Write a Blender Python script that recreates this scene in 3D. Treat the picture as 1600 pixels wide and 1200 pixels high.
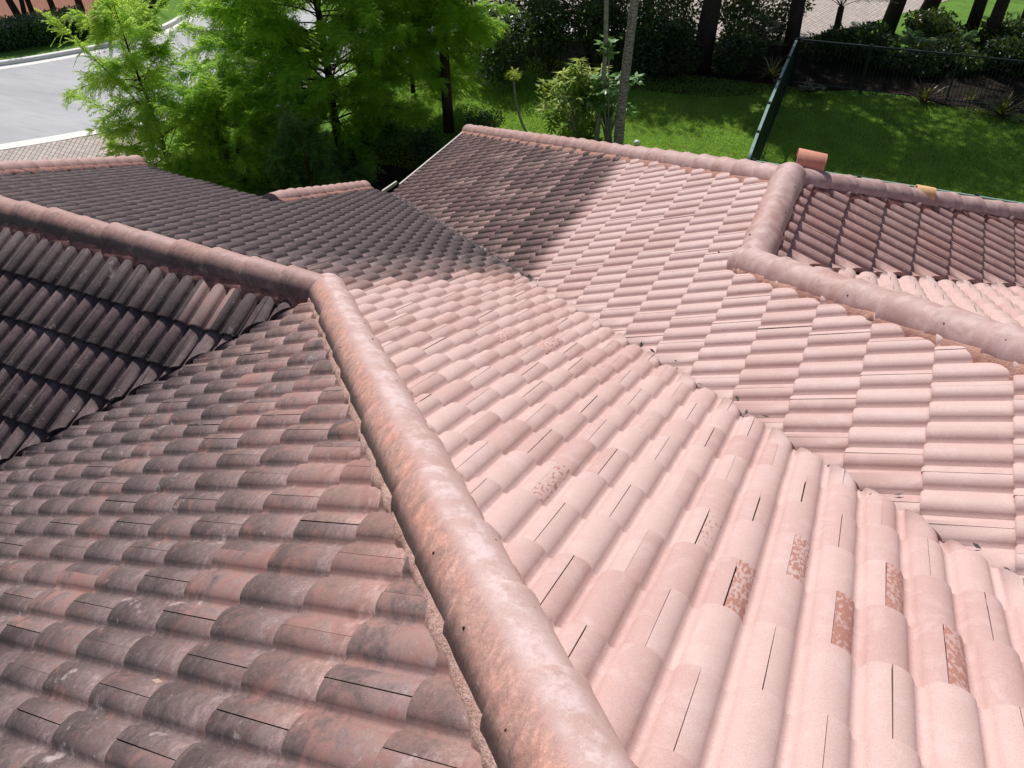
import bpy, bmesh, math, random
import numpy as np

# ------------------------------------------------------------------ scene, camera, light
for o in list(bpy.data.objects): bpy.data.objects.remove(o)
SC = bpy.context.scene
COL = SC.collection
rng = np.random.default_rng(7)
random.seed(7)

CAMZ = 9.4
F_PX = 1249.3547705
M = np.array([[0.9068573118686727, 0.42006392787435, -0.0340016530347844],
              [-0.24771292665916061, 0.5965672658698002, 0.7633778902081093],
              [-0.3409517881992677, 0.683852172469609, -0.6450566520332286]])
cam_d = bpy.data.cameras.new('camera'); cam = bpy.data.objects.new('camera', cam_d); COL.objects.link(cam)
from mathutils import Matrix, Vector
r, u, b = M[0], M[1], -M[2]
cam.matrix_world = Matrix(((r[0], u[0], b[0], 0), (r[1], u[1], b[1], 0), (r[2], u[2], b[2], CAMZ), (0, 0, 0, 1)))
cam_d.sensor_width = 36; cam_d.lens = F_PX / 1600 * 36; cam_d.clip_end = 1000; cam_d.clip_start = 0.05
SC.camera = cam

SUN_AZ = np.array([-0.62, 0.785]); SUN_EL = math.radians(50)
world = bpy.data.worlds.new('World'); SC.world = world; world.use_nodes = True
wn = world.node_tree
sky = wn.nodes.new('ShaderNodeTexSky'); sky.sky_type = 'NISHITA'; sky.sun_disc = False
sky.sun_elevation = SUN_EL; sky.sun_rotation = math.atan2(SUN_AZ[0], SUN_AZ[1])
sky.air_density = 1.0; sky.dust_density = 2.0
wn.links.new(sky.outputs[0], wn.nodes['Background'].inputs[0]); wn.nodes['Background'].inputs[1].default_value = 0.072
sd = bpy.data.lights.new('sun', 'SUN'); sd.energy = 4.15; sd.angle = math.radians(0.6); sd.color = (1, 0.965, 0.935)
so = bpy.data.objects.new('sun', sd); COL.objects.link(so)
sv = Vector((SUN_AZ[0] * math.cos(SUN_EL), SUN_AZ[1] * math.cos(SUN_EL), math.sin(SUN_EL)))
so.rotation_euler = sv.to_track_quat('Z', 'Y').to_euler(); so.location = (0, 0, 30)
SC.view_settings.view_transform = 'Standard'; SC.view_settings.look = 'None'
SC.view_settings.exposure = 0.18; SC.view_settings.gamma = 1
SC.render.engine = 'CYCLES'

# ------------------------------------------------------------------ helpers
def gp(px, py, z=0.0):
    """point of the place at height z seen at photograph position (px, py)"""
    d = M.T @ np.array([(px - 800) / F_PX, -(py - 600) / F_PX, 1.0])
    p = d * ((z - CAMZ) / d[2]); p[2] = z
    return p

def tag(o, label=None, cat=None, group=None, kind=None):
    if label: o['label'] = label
    if cat: o['category'] = cat
    if group: o['group'] = group
    if kind: o['kind'] = kind
    return o

def empty(name, loc, label, cat, group=None):
    o = bpy.data.objects.new(name, None); COL.objects.link(o); o.location = loc
    o.empty_display_size = 0.3
    return tag(o, label, cat, group)

def link(name, me, mats, parent=None):
    o = bpy.data.objects.new(name, me); COL.objects.link(o)
    for m in (mats if isinstance(mats, (list, tuple)) else [mats]):
        if len(me.materials) < len(mats if isinstance(mats, (list, tuple)) else [mats]): me.materials.append(m)
    if parent is not None:
        o.parent = parent
        o.matrix_parent_inverse = parent.matrix_world.inverted() if False else Matrix.Translation(-Vector(wloc(parent)))
    return o

def wloc(o):
    l = Vector(o.location)
    p = o.parent
    while p is not None:
        l = l + (o.matrix_parent_inverse.translation if o.parent else Vector()) + Vector(p.location)
        o = p; p = o.parent
    return l

class MB:
    """collects shapes with world coordinates"""
    def __init__(self): self.v = []; self.f = []; self.mi = []; self.sm = []; self.n = 0; self.at = {}
    def add(self, V, Fc, mi=0, sm=False, **at):
        V = np.asarray(V, float).reshape(-1, 3); k = len(V)
        for a in set(list(at) + list(self.at)):
            if a not in self.at: self.at[a] = [np.zeros(self.n)] if self.n else []
            self.at[a].append(np.broadcast_to(np.asarray(at.get(a, 0.0), float), (k,)).copy())
        self.v.append(V); n = self.n
        self.f += [tuple(i + n for i in f) for f in Fc]
        self.mi += [mi] * len(Fc); self.sm += [sm] * len(Fc); self.n += k
    def box(self, c, s, rz=0, mi=0, R=None, **at):
        x, y, z = np.array(s) / 2.0
        V = np.array([[-x,-y,-z],[x,-y,-z],[x,y,-z],[-x,y,-z],[-x,-y,z],[x,-y,z],[x,y,z],[-x,y,z]])
        if R is None:
            R = np.array([[math.cos(rz), -math.sin(rz), 0],[math.sin(rz), math.cos(rz), 0],[0,0,1]])
        self.add(V @ np.asarray(R).T + np.array(c), [(0,3,2,1),(4,5,6,7),(0,1,5,4),(1,2,6,5),(2,3,7,6),(3,0,4,7)], mi, **at)
    def beam(self, a, b, w, h, mi=0, **at):
        a = np.array(a, float); b = np.array(b, float); d = b - a; L = np.linalg.norm(d); d /= L
        s = np.cross(d, [0, 0, 1]); s /= (np.linalg.norm(s) + 1e-9); t = np.cross(s, d)
        self.box((a + b) / 2, (L, w, h), R=np.array([d, s, t]).T, mi=mi, **at)
    def tube(self, pts, rad, n=8, mi=0, cap=True, **at):
        pts = np.array(pts, float); m = len(pts); rad = np.broadcast_to(rad, (m,))
        V = []
        T = np.gradient(pts, axis=0); T /= (np.linalg.norm(T, axis=1)[:, None] + 1e-9)
        ref = np.array([1, 0, 0]) if abs(T[0][0]) < .8 else np.array([0, 1, 0])
        s = np.cross(T[0], ref); s /= np.linalg.norm(s)
        for i in range(m):
            s = s - T[i] * (s @ T[i]); s /= (np.linalg.norm(s) + 1e-9); t = np.cross(T[i], s)
            for k in range(n):
                a = 2 * math.pi * k / n
                V.append(pts[i] + rad[i] * (math.cos(a) * s + math.sin(a) * t))
        Fc = [(i*n+k, i*n+(k+1)%n, (i+1)*n+(k+1)%n, (i+1)*n+k) for i in range(m-1) for k in range(n)]
        if cap: Fc += [tuple(range(n))[::-1], tuple(range((m-1)*n, m*n))]
        self.add(V, Fc, mi, True, **at)
    def build(self, name, mats, parent=None):
        me = bpy.data.meshes.new(name)
        V = np.concatenate(self.v) if self.v else np.zeros((0, 3))
        me.from_pydata(V.tolist(), [], self.f)
        me.polygons.foreach_set('material_index', self.mi)
        me.polygons.foreach_set('use_smooth', self.sm)
        for a, L in self.at.items():
            at = me.attributes.new(a, 'FLOAT', 'POINT'); at.data.foreach_set('value', np.concatenate(L).astype(np.float32))
        me.update()
        return link(name, me, mats, parent)

def quads_mesh(name, Q, mats, parent=None, attrs=None, smooth=False):
    """Q: (n,k,3) array of n faces with k corners each"""
    n, k = Q.shape[:2]
    me = bpy.data.meshes.new(name)
    me.vertices.add(n * k); me.vertices.foreach_set('co', Q.reshape(-1).astype(np.float32))
    me.loops.add(n * k); me.loops.foreach_set('vertex_index', np.arange(n * k, dtype=np.int32))
    me.polygons.add(n); me.polygons.foreach_set('loop_start', (np.arange(n) * k).astype(np.int32))
    me.polygons.foreach_set('loop_total', np.full(n, k, dtype=np.int32))
    if smooth: me.polygons.foreach_set('use_smooth', np.ones(n, dtype=bool))
    for a, v in (attrs or {}).items():
        at = me.attributes.new(a, 'FLOAT', 'POINT'); at.data.foreach_set('value', np.repeat(np.asarray(v, np.float32), k))
    me.update(calc_edges=True)
    return link(name, me, mats, parent)

def sstep(a, b, x):
    t = np.clip((x - a) / (b - a), 0, 1); return t * t * (3 - 2 * t)

# ------------------------------------------------------------------ materials
class Mat:
    def __init__(self, name, rough=0.8, spec=0.3):
        self.m = bpy.data.materials.new(name); self.m.use_nodes = True
        self.t = self.m.node_tree; self.N = self.t.nodes; self.b = self.N['Principled BSDF']
        self.b.inputs['Roughness'].default_value = rough
        self.b.inputs['Specular IOR Level'].default_value = spec
        self.geo = None
    def l(self, a, b): self.t.links.new(a, b)
    def pos(self):
        if self.geo is None: self.geo = self.N.new('ShaderNodeTexCoord')
        return self.geo.outputs['Object']
    def noise(self, scale, detail=4, rough=0.6, stretch=None, dist=0.0):
        n = self.N.new('ShaderNodeTexNoise'); n.inputs['Scale'].default_value = scale
        n.inputs['Detail'].default_value = detail; n.inputs['Roughness'].default_value = rough
        n.inputs['Distortion'].default_value = dist
        if stretch:
            mp = self.N.new('ShaderNodeMapping'); mp.inputs['Scale'].default_value = stretch[:3]
            if len(stretch) > 3: mp.inputs['Rotation'].default_value = (0, 0, stretch[3])
            self.l(self.pos(), mp.inputs[0]); self.l(mp.outputs[0], n.inputs['Vector'])
        else: self.l(self.pos(), n.inputs['Vector'])
        return n.outputs['Fac']
    def attr(self, name):
        a = self.N.new('ShaderNodeAttribute'); a.attribute_name = name; return a.outputs['Fac']
    def math(self, op, a, b=0.0, c=None, clamp=False):
        n = self.N.new('ShaderNodeMath'); n.operation = op; n.use_clamp = clamp
        for i, x in enumerate((a, b) if c is None else (a, b, c)):
            if hasattr(x, 'is_output'): self.l(x, n.inputs[i])
            else: n.inputs[i].default_value = x
        return n.outputs[0]
    def ss(self, x, a, b):
        n = self.N.new('ShaderNodeMapRange'); n.interpolation_type = 'SMOOTHSTEP'
        self.l(x, n.inputs[0]); n.inputs[1].default_value = a; n.inputs[2].default_value = b
        return n.outputs[0]
    def mix(self, f, a, b, mode='MIX'):
        n = self.N.new('ShaderNodeMix'); n.data_type = 'RGBA'; n.blend_type = mode
        for s, x in ((n.inputs[0], f), (n.inputs[6], a), (n.inputs[7], b)):
            if hasattr(x, 'is_output'): self.l(x, s)
            elif isinstance(x, (int, float)): s.default_value = x
            else: s.default_value = (*x, 1)
        return n.outputs[2]
    def color(self, c):
        if hasattr(c, 'is_output'): self.l(c, self.b.inputs['Base Color'])
        else: self.b.inputs['Base Color'].default_value = (*c, 1)
        return self
    def bump(self, h, strength=0.4, dist=0.01):
        n = self.N.new('ShaderNodeBump'); n.inputs['Strength'].default_value = strength
        n.inputs['Distance'].default_value = dist
        self.l(h, n.inputs['Height']); self.l(n.outputs[0], self.b.inputs['Normal']); return self
    def val(self, c, f, lo, hi):
        """multiply colour by a grey between lo and hi"""
        g = self.N.new('ShaderNodeMapRange'); self.l(f, g.inputs[0]); g.inputs[1].default_value = .3; g.inputs[2].default_value = .7
        g.inputs[3].default_value = lo; g.inputs[4].default_value = hi
        cc = self.N.new('ShaderNodeCombineColor')
        for i in range(3): self.l(g.outputs[0], cc.inputs[i])
        return self.mix(1.0, c, cc.outputs[0], 'MULTIPLY')

def roof_tile_material():
    m = Mat('roof tile', 0.72, 0.35)
    dirt, mott, rnd, wear, hue, tone = [m.attr(a) for a in ('dirt', 'mott', 'rnd', 'wear', 'hue', 'tone')]
    n1 = m.noise(2.3, 6, .62, dist=.4); n2 = m.noise(9.0, 6, .68, dist=.6); n3 = m.noise(55, 4, .7); n4 = m.noise(420, 2, .6)
    washed = m.mix(m.ss(rnd, .3, .95), (.57, .39, .358), (.515, .33, .30))
    washed = m.mix(m.math('MULTIPLY', m.ss(n2, .45, .70), .35), washed, (.66, .50, .48))
    washed = m.mix(m.math('MULTIPLY', m.ss(m.noise(30, 5, .75), .60, .74), .22), washed, (.42, .27, .25))
    natural = m.mix(m.ss(n2, .35, .68), (.30, .15, .13), (.42, .26, .235))
    redder = m.ss(rnd, .82, .9)
    natural = m.mix(m.math('MULTIPLY', redder, .35), natural, (.42, .19, .13))
    clean = m.mix(tone, washed, natural)
    clean = m.mix(m.math('MULTIPLY', m.ss(rnd, .90, .93), .7), clean, (.52, .30, .27))
    clean = m.mix(m.math('MULTIPLY', m.ss(m.noise(75, 4, .7), .66, .72), .30), clean, (.30, .17, .14))
    clean = m.val(clean, n3, .88, 1.09)
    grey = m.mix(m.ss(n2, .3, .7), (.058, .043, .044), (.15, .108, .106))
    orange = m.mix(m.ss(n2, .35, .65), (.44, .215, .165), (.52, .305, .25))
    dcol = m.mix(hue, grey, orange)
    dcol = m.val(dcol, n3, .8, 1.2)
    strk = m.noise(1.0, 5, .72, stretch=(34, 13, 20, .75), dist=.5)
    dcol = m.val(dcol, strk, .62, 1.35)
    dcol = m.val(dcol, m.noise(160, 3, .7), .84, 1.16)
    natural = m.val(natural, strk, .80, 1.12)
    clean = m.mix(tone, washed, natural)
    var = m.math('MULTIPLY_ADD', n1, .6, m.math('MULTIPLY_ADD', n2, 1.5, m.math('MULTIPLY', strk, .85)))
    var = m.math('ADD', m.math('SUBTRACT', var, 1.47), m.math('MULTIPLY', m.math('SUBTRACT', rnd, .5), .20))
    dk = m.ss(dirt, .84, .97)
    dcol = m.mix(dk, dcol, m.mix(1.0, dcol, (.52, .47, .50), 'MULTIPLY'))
    pg = m.N.new('ShaderNodeMapRange'); m.l(m.math('ADD', m.attr('pos'), m.math('MULTIPLY', m.math('SUBTRACT', n2, .5), 1.0)), pg.inputs[0]); pg.inputs[2].default_value = .75; pg.inputs[3].default_value = 2.0; pg.inputs[4].default_value = .80  # paler soiled heads: weathering plus sunlit edges put into the colour
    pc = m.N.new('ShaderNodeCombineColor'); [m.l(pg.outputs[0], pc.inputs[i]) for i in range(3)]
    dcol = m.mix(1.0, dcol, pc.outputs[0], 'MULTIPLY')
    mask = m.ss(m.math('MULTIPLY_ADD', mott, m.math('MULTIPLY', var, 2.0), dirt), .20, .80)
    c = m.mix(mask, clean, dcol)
    # pale bloom on soiled tiles
    pale = m.math('MULTIPLY', m.math('MULTIPLY', m.ss(m.noise(5.5, 5, .75, stretch=(1, 1, 1)), .60, .72), m.ss(mott, .1, .45)), .55)
    c = m.mix(pale, c, (.56, .46, .44))
    # lichen specks
    sp = m.math('MULTIPLY', m.ss(m.noise(38, 3, .5), .69, .73), m.math('MULTIPLY', dirt, .5))
    c = m.mix(sp, c, (.42, .36, .34))
    # fine mineral grain
    c = m.val(c, n4, .80, 1.16)
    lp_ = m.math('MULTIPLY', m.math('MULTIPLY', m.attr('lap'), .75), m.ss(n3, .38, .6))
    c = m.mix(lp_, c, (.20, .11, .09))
    # rubbed marks
    wz = m.N.new('ShaderNodeTexNoise'); wz.inputs['Scale'].default_value = 1.0; wz.inputs['Detail'].default_value = 3
    mp = m.N.new('ShaderNodeMapping'); mp.inputs['Scale'].default_value = (95, 48, 48); mp.inputs['Rotation'].default_value = (0, 0, .7)
    m.l(m.pos(), mp.inputs[0]); m.l(mp.outputs[0], wz.inputs['Vector'])
    wf = m.math('MULTIPLY', m.ss(m.math('MULTIPLY_ADD', m.math('MULTIPLY', wear, m.math('MULTIPLY_ADD', n2, 2.2, -.05)), .27, wz.outputs['Fac']), .66, .76), m.ss(wear, .05, .2))
    ch = m.math('MULTIPLY', m.attr('chalk_glare'), m.ss(m.noise(9, 7, .8, dist=.2), .44, .60))
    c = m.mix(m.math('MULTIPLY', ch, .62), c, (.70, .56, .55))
    c = m.mix(m.math('MULTIPLY', wf, .85), c, (.37, .155, .11))
    m.color(c)
    hgt = m.math('MULTIPLY_ADD', n3, .5, m.math('MULTIPLY', n4, .35))
    m.bump(hgt, .55, .004)
    m.l(m.math('MULTIPLY_ADD', mask, .22, .56), m.b.inputs['Roughness'])
    return m.m

def mortar_material():
    m = Mat('mortar', .9, .2)
    n = m.noise(14, 6, .7); n2 = m.noise(90, 4, .7); d = m.attr('dirt'); h = m.attr('hue')
    light = m.mix(m.ss(n, .35, .65), (.50, .29, .24), (.66, .44, .38))
    light = m.mix(m.math('MULTIPLY', h, m.ss(n, .34, .56)), light, (.44, .19, .11))
    c = m.mix(d, light, m.mix(m.ss(n, .35, .65), (.13, .05, .045), (.34, .15, .13)))
    c = m.val(c, n2, .72, 1.25); m.color(c); m.bump(n2, .9, .01)
    return m.m

def simple(name, col, rough=.8, spec=.3, var=.15, scale=8, bump=0.0, bs=60):
    m = Mat(name, rough, spec); n = m.noise(scale, 5, .65)
    m.color(m.val(m.mix(0.0, col, col), n, 1 - var, 1 + var))
    if bump: m.bump(m.noise(bs, 4, .7), bump, .01)
    return m.m

def leaf_material(name, c1, c2, trans=.35, rough=.5, spec=.3, c3=None):
    m = Mat(name, rough, spec)
    n = m.noise(1.3, 3, .6); r = m.attr('rnd')
    c = m.mix(r, c1, c2)
    if c3: c = m.mix(m.ss(r, .86, .94), c, c3)
    c = m.val(c, n, .75, 1.25)
    m.color(c)
    tr = m.N.new('ShaderNodeBsdfTranslucent'); m.l(m.mix(0.45, c, (.66, .86, .10)), tr.inputs[0])
    mx = m.N.new('ShaderNodeMixShader'); mx.inputs[0].default_value = trans
    out = m.N['Material Output']; m.l(m.b.outputs[0], mx.inputs[1]); m.l(tr.outputs[0], mx.inputs[2]); m.l(mx.outputs[0], out.inputs[0])
    return m.m

TILE = roof_tile_material(); MORTAR = mortar_material()
DARK = simple('roof underlay', (.03, .022, .02), .95, .1)
NAIL = simple('nail head', (.03, .02, .018), .7)
GUTTER = simple('cream painted metal', (.50, .46, .40), .45, .4, .08)
STUCCO = simple('stucco', (.62, .50, .38), .9, .2, .08, 3, .5, 90)
FLASH = simple('valley metal', (.40, .27, .24), .6, .4, .35, 20)
FENCE = simple('dark green powder coat', (.010, .026, .022), .35, .5, .2)
BARK = simple('grey brown bark', (.13, .095, .075), .9, .2, .4, 14, .9, 40)
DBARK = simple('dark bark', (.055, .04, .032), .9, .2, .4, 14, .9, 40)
FOAM = None

def bark_ring():
    m = Mat('ringed palm bark', .85, .2)
    w = m.N.new('ShaderNodeTexWave'); w.bands_direction = 'Z'; w.inputs['Scale'].default_value = 3.4
    w.inputs['Distortion'].default_value = 9.0; w.inputs['Detail'].default_value = 3; w.inputs['Detail Scale'].default_value = 3
    m.l(m.pos(), w.inputs['Vector'])
    c = m.mix(m.ss(w.outputs['Fac'], .15, .7), (.20, .175, .16), (.38, .34, .315))
    c = m.val(c, m.noise(12, 5, .7), .7, 1.25); m.color(c); m.bump(w.outputs['Fac'], .5, .02)
    return m.m
PALMBARK = bark_ring()
PALEBARK = simple('pale smooth bark', (.30, .31, .25), .8, .2, .3, 9, .4, 50)
CYP = leaf_material('cypress needles', (.26, .46, .05), (.42, .66, .09), .68, c3=(.42, .62, .08))
CYP2 = leaf_material('young cypress needles', (.30, .48, .07), (.48, .66, .12), .68, c3=(.46, .60, .12))
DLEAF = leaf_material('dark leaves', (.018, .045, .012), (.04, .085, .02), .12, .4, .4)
MLEAF = leaf_material('mid green leaves', (.04, .10, .02), (.08, .18, .03), .25, .4, .4)
YLEAF = leaf_material('variegated leaves', (.12, .24, .04), (.46, .52, .08), .35, .6, .25, c3=(.66, .64, .22))
PLEAF = leaf_material('papaya leaves', (.07, .20, .04), (.16, .34, .08), .3, .45, .4, c3=(.30, .46, .18))
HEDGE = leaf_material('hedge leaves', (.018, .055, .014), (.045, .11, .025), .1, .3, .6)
RLEAF = leaf_material('red bromeliad', (.12, .035, .02), (.05, .06, .02), .2, .35, .5, c3=(.55, .16, .10))
GLEAF = leaf_material('golden bromeliad', (.12, .10, .02), (.07, .08, .02), .25, .35, .5, c3=(.50, .42, .20))
GRASS = leaf_material('grass blades', (.17, .33, .045), (.33, .52, .10), .4, .5, .3)

def lawn_material():
    m = Mat('lawn', .95, .1)
    n1 = m.noise(1.1, 4, .6); n2 = m.noise(26, 5, .75); n3 = m.noise(5, 4, .7)
    c = m.mix(m.ss(n2, .3, .7), (.07, .16, .025), (.20, .36, .06))
    c = m.val(c, n1, .8, 1.25); c = m.val(c, n3, .8, 1.2); m.color(c); m.bump(n2, 1.0, .05); return m.m
def asphalt_material():
    m = Mat('worn asphalt', .8, .3)
    n1 = m.noise(.5, 5, .6, stretch=(.35, 1.6, 1, .7)); n2 = m.noise(60, 4, .8); n3 = m.noise(2.2, 5, .7, stretch=(.25, 2.6, 1, .75))
    c = m.mix(m.ss(n1, .35, .65), (.36, .36, .37), (.43, .43, .445))
    c = m.mix(m.math('MULTIPLY', m.ss(n3, .50, .72), .5), c, (.25, .25, .265))
    c = m.val(c, n2, .9, 1.1); m.color(c); m.bump(n2, .4, .01); return m.m
def paver_material():
    m = Mat('paver stones', .85, .3)
    b = m.N.new('ShaderNodeTexBrick'); mp = m.N.new('ShaderNodeMapping'); mp.inputs['Rotation'].default_value = (0, 0, .95)
    m.l(m.pos(), mp.inputs[0]); m.l(mp.outputs[0], b.inputs['Vector'])
    b.inputs['Scale'].default_value = 1.0; b.inputs['Brick Width'].default_value = .24; b.inputs['Row Height'].default_value = .14
    b.inputs['Mortar Size'].default_value = .012; b.inputs['Color1'].default_value = (.50, .43, .385, 1)
    b.inputs['Color2'].default_value = (.40, .34, .31, 1); b.inputs['Mortar'].default_value = (.13, .115, .10, 1)
    c = m.val(b.outputs['Color'], m.noise(7, 4, .7), .85, 1.12); m.color(c); m.bump(b.outputs['Fac'], -.4, .01); return m.m
LAWN = lawn_material(); ASPH = asphalt_material(); PAVER = paver_material()
CONC = simple('kerb concrete', (.72, .70, .66), .85, .3, .12, 6, .3, 80)
MULCH = simple('wood mulch', (.26, .125, .085), .95, .1, .55, 22, 1.0, 30)
SOIL = simple('dark leaf litter', (.022, .016, .012), .95, .1, .6, 18, 1.0, 30)

# ------------------------------------------------------------------ the ground
def sheet(name, pts, z, mat, kind='structure', cat=None):
    me = bpy.data.meshes.new(name)
    me.from_pydata([(p[0], p[1], z) for p in pts], [], [tuple(range(len(pts)))]); me.update()
    o = link(name, me, mat); tag(o, kind=kind)
    if o.data.polygons[0].normal.z < 0: o.data.flip_normals()
    return o

sheet('ground', [(-220, -160), (220, -160), (220, 260), (-220, 260)], 0, LAWN)

def catmull(P, n=10):
    P = [np.array(p, float) for p in P]; P = [2*P[0]-P[1]] + P + [2*P[-1]-P[-2]]; out = []
    for i in range(1, len(P) - 2):
        for k in range(n):
            t = k / n
            out.append(.5 * ((2*P[i]) + (-P[i-1]+P[i+1])*t + (2*P[i-1]-5*P[i]+4*P[i+1]-P[i+2])*t*t + (-P[i-1]+3*P[i]-3*P[i+1]+P[i+2])*t**3))
    out.append(P[-2]); return np.array(out)

K = catmull([(-38, 11.2), (-33.4, 15.9), (-30.1, 19.0), (-28.6, 20.75), (-27.45, 22.6), (-27.15, 24.2), (-27.3, 25.6), (-27.8, 27.2), (-28.8, 29.2), (-30.8, 32.0), (-34.5, 35)], 8)[:, :2]
NE = catmull([(-31, 7.0), (-27.2, 10.9), (-23.75, 14.0), (-21.55, 16.3), (-19.4, 19.0), (-17.6, 22.0), (-15.6, 25.5), (-13.0, 28.6), (-9.5, 31)], 6)[:, :2]
road = list(K) + [(-33, 50), (-9, 60)] + list(NE[::-1])
sheet('road', road, .008, ASPH)
def offset(C, d):
    T = np.gradient(C, axis=0); T /= np.linalg.norm(T, axis=1)[:, None]
    return C + d * np.stack([T[:, 1], -T[:, 0]], 1)
def kerb(name, C, side):
    prof = [(-.22, .0), (-.22, .135), (-.21, .15), (-.02, .15), (.0, .135), (.03, .02), (.05, .018), (.42, .012), (.42, .0)]
    n = len(C); mb = MB(); V = []
    for off, z in prof:
        O = offset(C, off * side); V.append(np.c_[O, np.full(n, z)])
    V = np.array(V); k = len(prof)
    Fc = [(a*n+i, a*n+i+1, (a+1)*n+i+1, (a+1)*n+i) for a in range(k-1) for i in range(n-1)]
    mb.add(V.reshape(-1, 3), Fc)
    return mb.build(name, CONC)
tag(kerb('kerb', K, 1), kind='structure')
# flush concrete band between the road and the paved drive
n = len(NE); mb = MB()
A_, B_ = offset(NE, -.05), offset(NE, .42)
mb.add(np.r_[np.c_[A_, np.full(n, .02)], np.c_[B_, np.full(n, .02)], np.c_[A_, np.full(n, .0)], np.c_[B_, np.full(n, .0)]],
       [(i, i+1, n+i+1, n+i) for i in range(n-1)] + [(2*n+i, 2*n+i+1, i+1, i) for i in range(n-1)] + [(3*n+i, 3*n+i+1, n+i+1, n+i) for i in range(n-1)])
tag(mb.build('kerb', CONC), kind='structure')
# paved drive of the house and the far drive
sheet('driveway', [(-30.5, 6.6), (-27.0, 10.5), (-23.55, 13.55), (-21.3, 15.85), (-20.3, 17.1), (-14.8, 11.5), (-12, 7), (-12, 0), (-20, -6)], .012, PAVER)
sheet('driveway', [gp(700, -12)[:2], gp(860, 22)[:2], gp(1000, 58)[:2], gp(1060, 62)[:2], gp(1150, 66)[:2], gp(1260, 60)[:2], gp(1330, 45)[:2], gp(1400, 24)[:2], gp(1440, 14)[:2], (3.5, 42), (8, 60), (-26, 60)], .016, PAVER)
sheet('planting_bed', [(-60, 2), (-41, 12)] + [tuple(p) for p in offset(K, -2.6)[4:-6]] + [(-45, 45), (-60, 50)], .012, MULCH)
sheet('planting_bed', [(-13, 25.6), (-11, 24.9), (-8.0, 24.6), (-5, 24.8), (-3, 25.9), (-1, 26.9), (.6, 26.95), (1.6, 26.3), (3.2, 25.7), (9, 25), (14, 27), (7, 33), (2.0, 30.5), (-.5, 30.0), (-3.2, 31.0), (-7.5, 29.6), (-13, 28)], .012, SOIL)
sheet('planting_bed', [(-15.4, 12), (-7.9, 12), (-7.9, 15.5), (-10.0, 18.8), (-12.6, 18.2), (-16, 15)], .02, SOIL)

# ------------------------------------------------------------------ the house
S_ = 0.47498197814769977; L_ = math.sqrt(1 + S_ * S_)
KA, KB, KC, KE, KF, KG, KH = [CAMZ + .7 * k for k in (-2.0, -2.310111713567073, -7.276138855787153, -4.182988826930424, -5.045618405078633, -0.9664534838277554, 0.08097422733301596)]
ROLL = .1572; EXPO = .3465
HOUSE = empty('tiled_house', (-2, 5, 0), 'large house with pink and dark stained barrel tiled hip roofs filling the foreground', 'house')

def frame(kind, k):
    s = S_
    if kind == 'away': a, d, n = (1,0,0), (0,1,-s), (0,s,1)
    if kind == 'near': a, d, n = (1,0,0), (0,-1,-s), (0,-s,1)
    if kind == 'left': a, d, n = (0,1,0), (-1,0,-s), (-s,0,1)
    if kind == 'right': a, d, n = (0,1,0), (1,0,-s), (s,0,1)
    return np.array([0,0,k]), np.array(a, float), np.array(d, float)/L_, np.array(n, float)/L_

H_ROLL = .040; STEP = .034; SEG = 16
def prof(t):
    """height across one roll, t = 0 at the crest, period 1"""
    t = (t + .5) % 1 - .5
    a = np.abs(t) / .425
    return np.where(a < 1, H_ROLL * (1 - a.clip(0, 1) ** 2.1) ** .52, 0)

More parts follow.
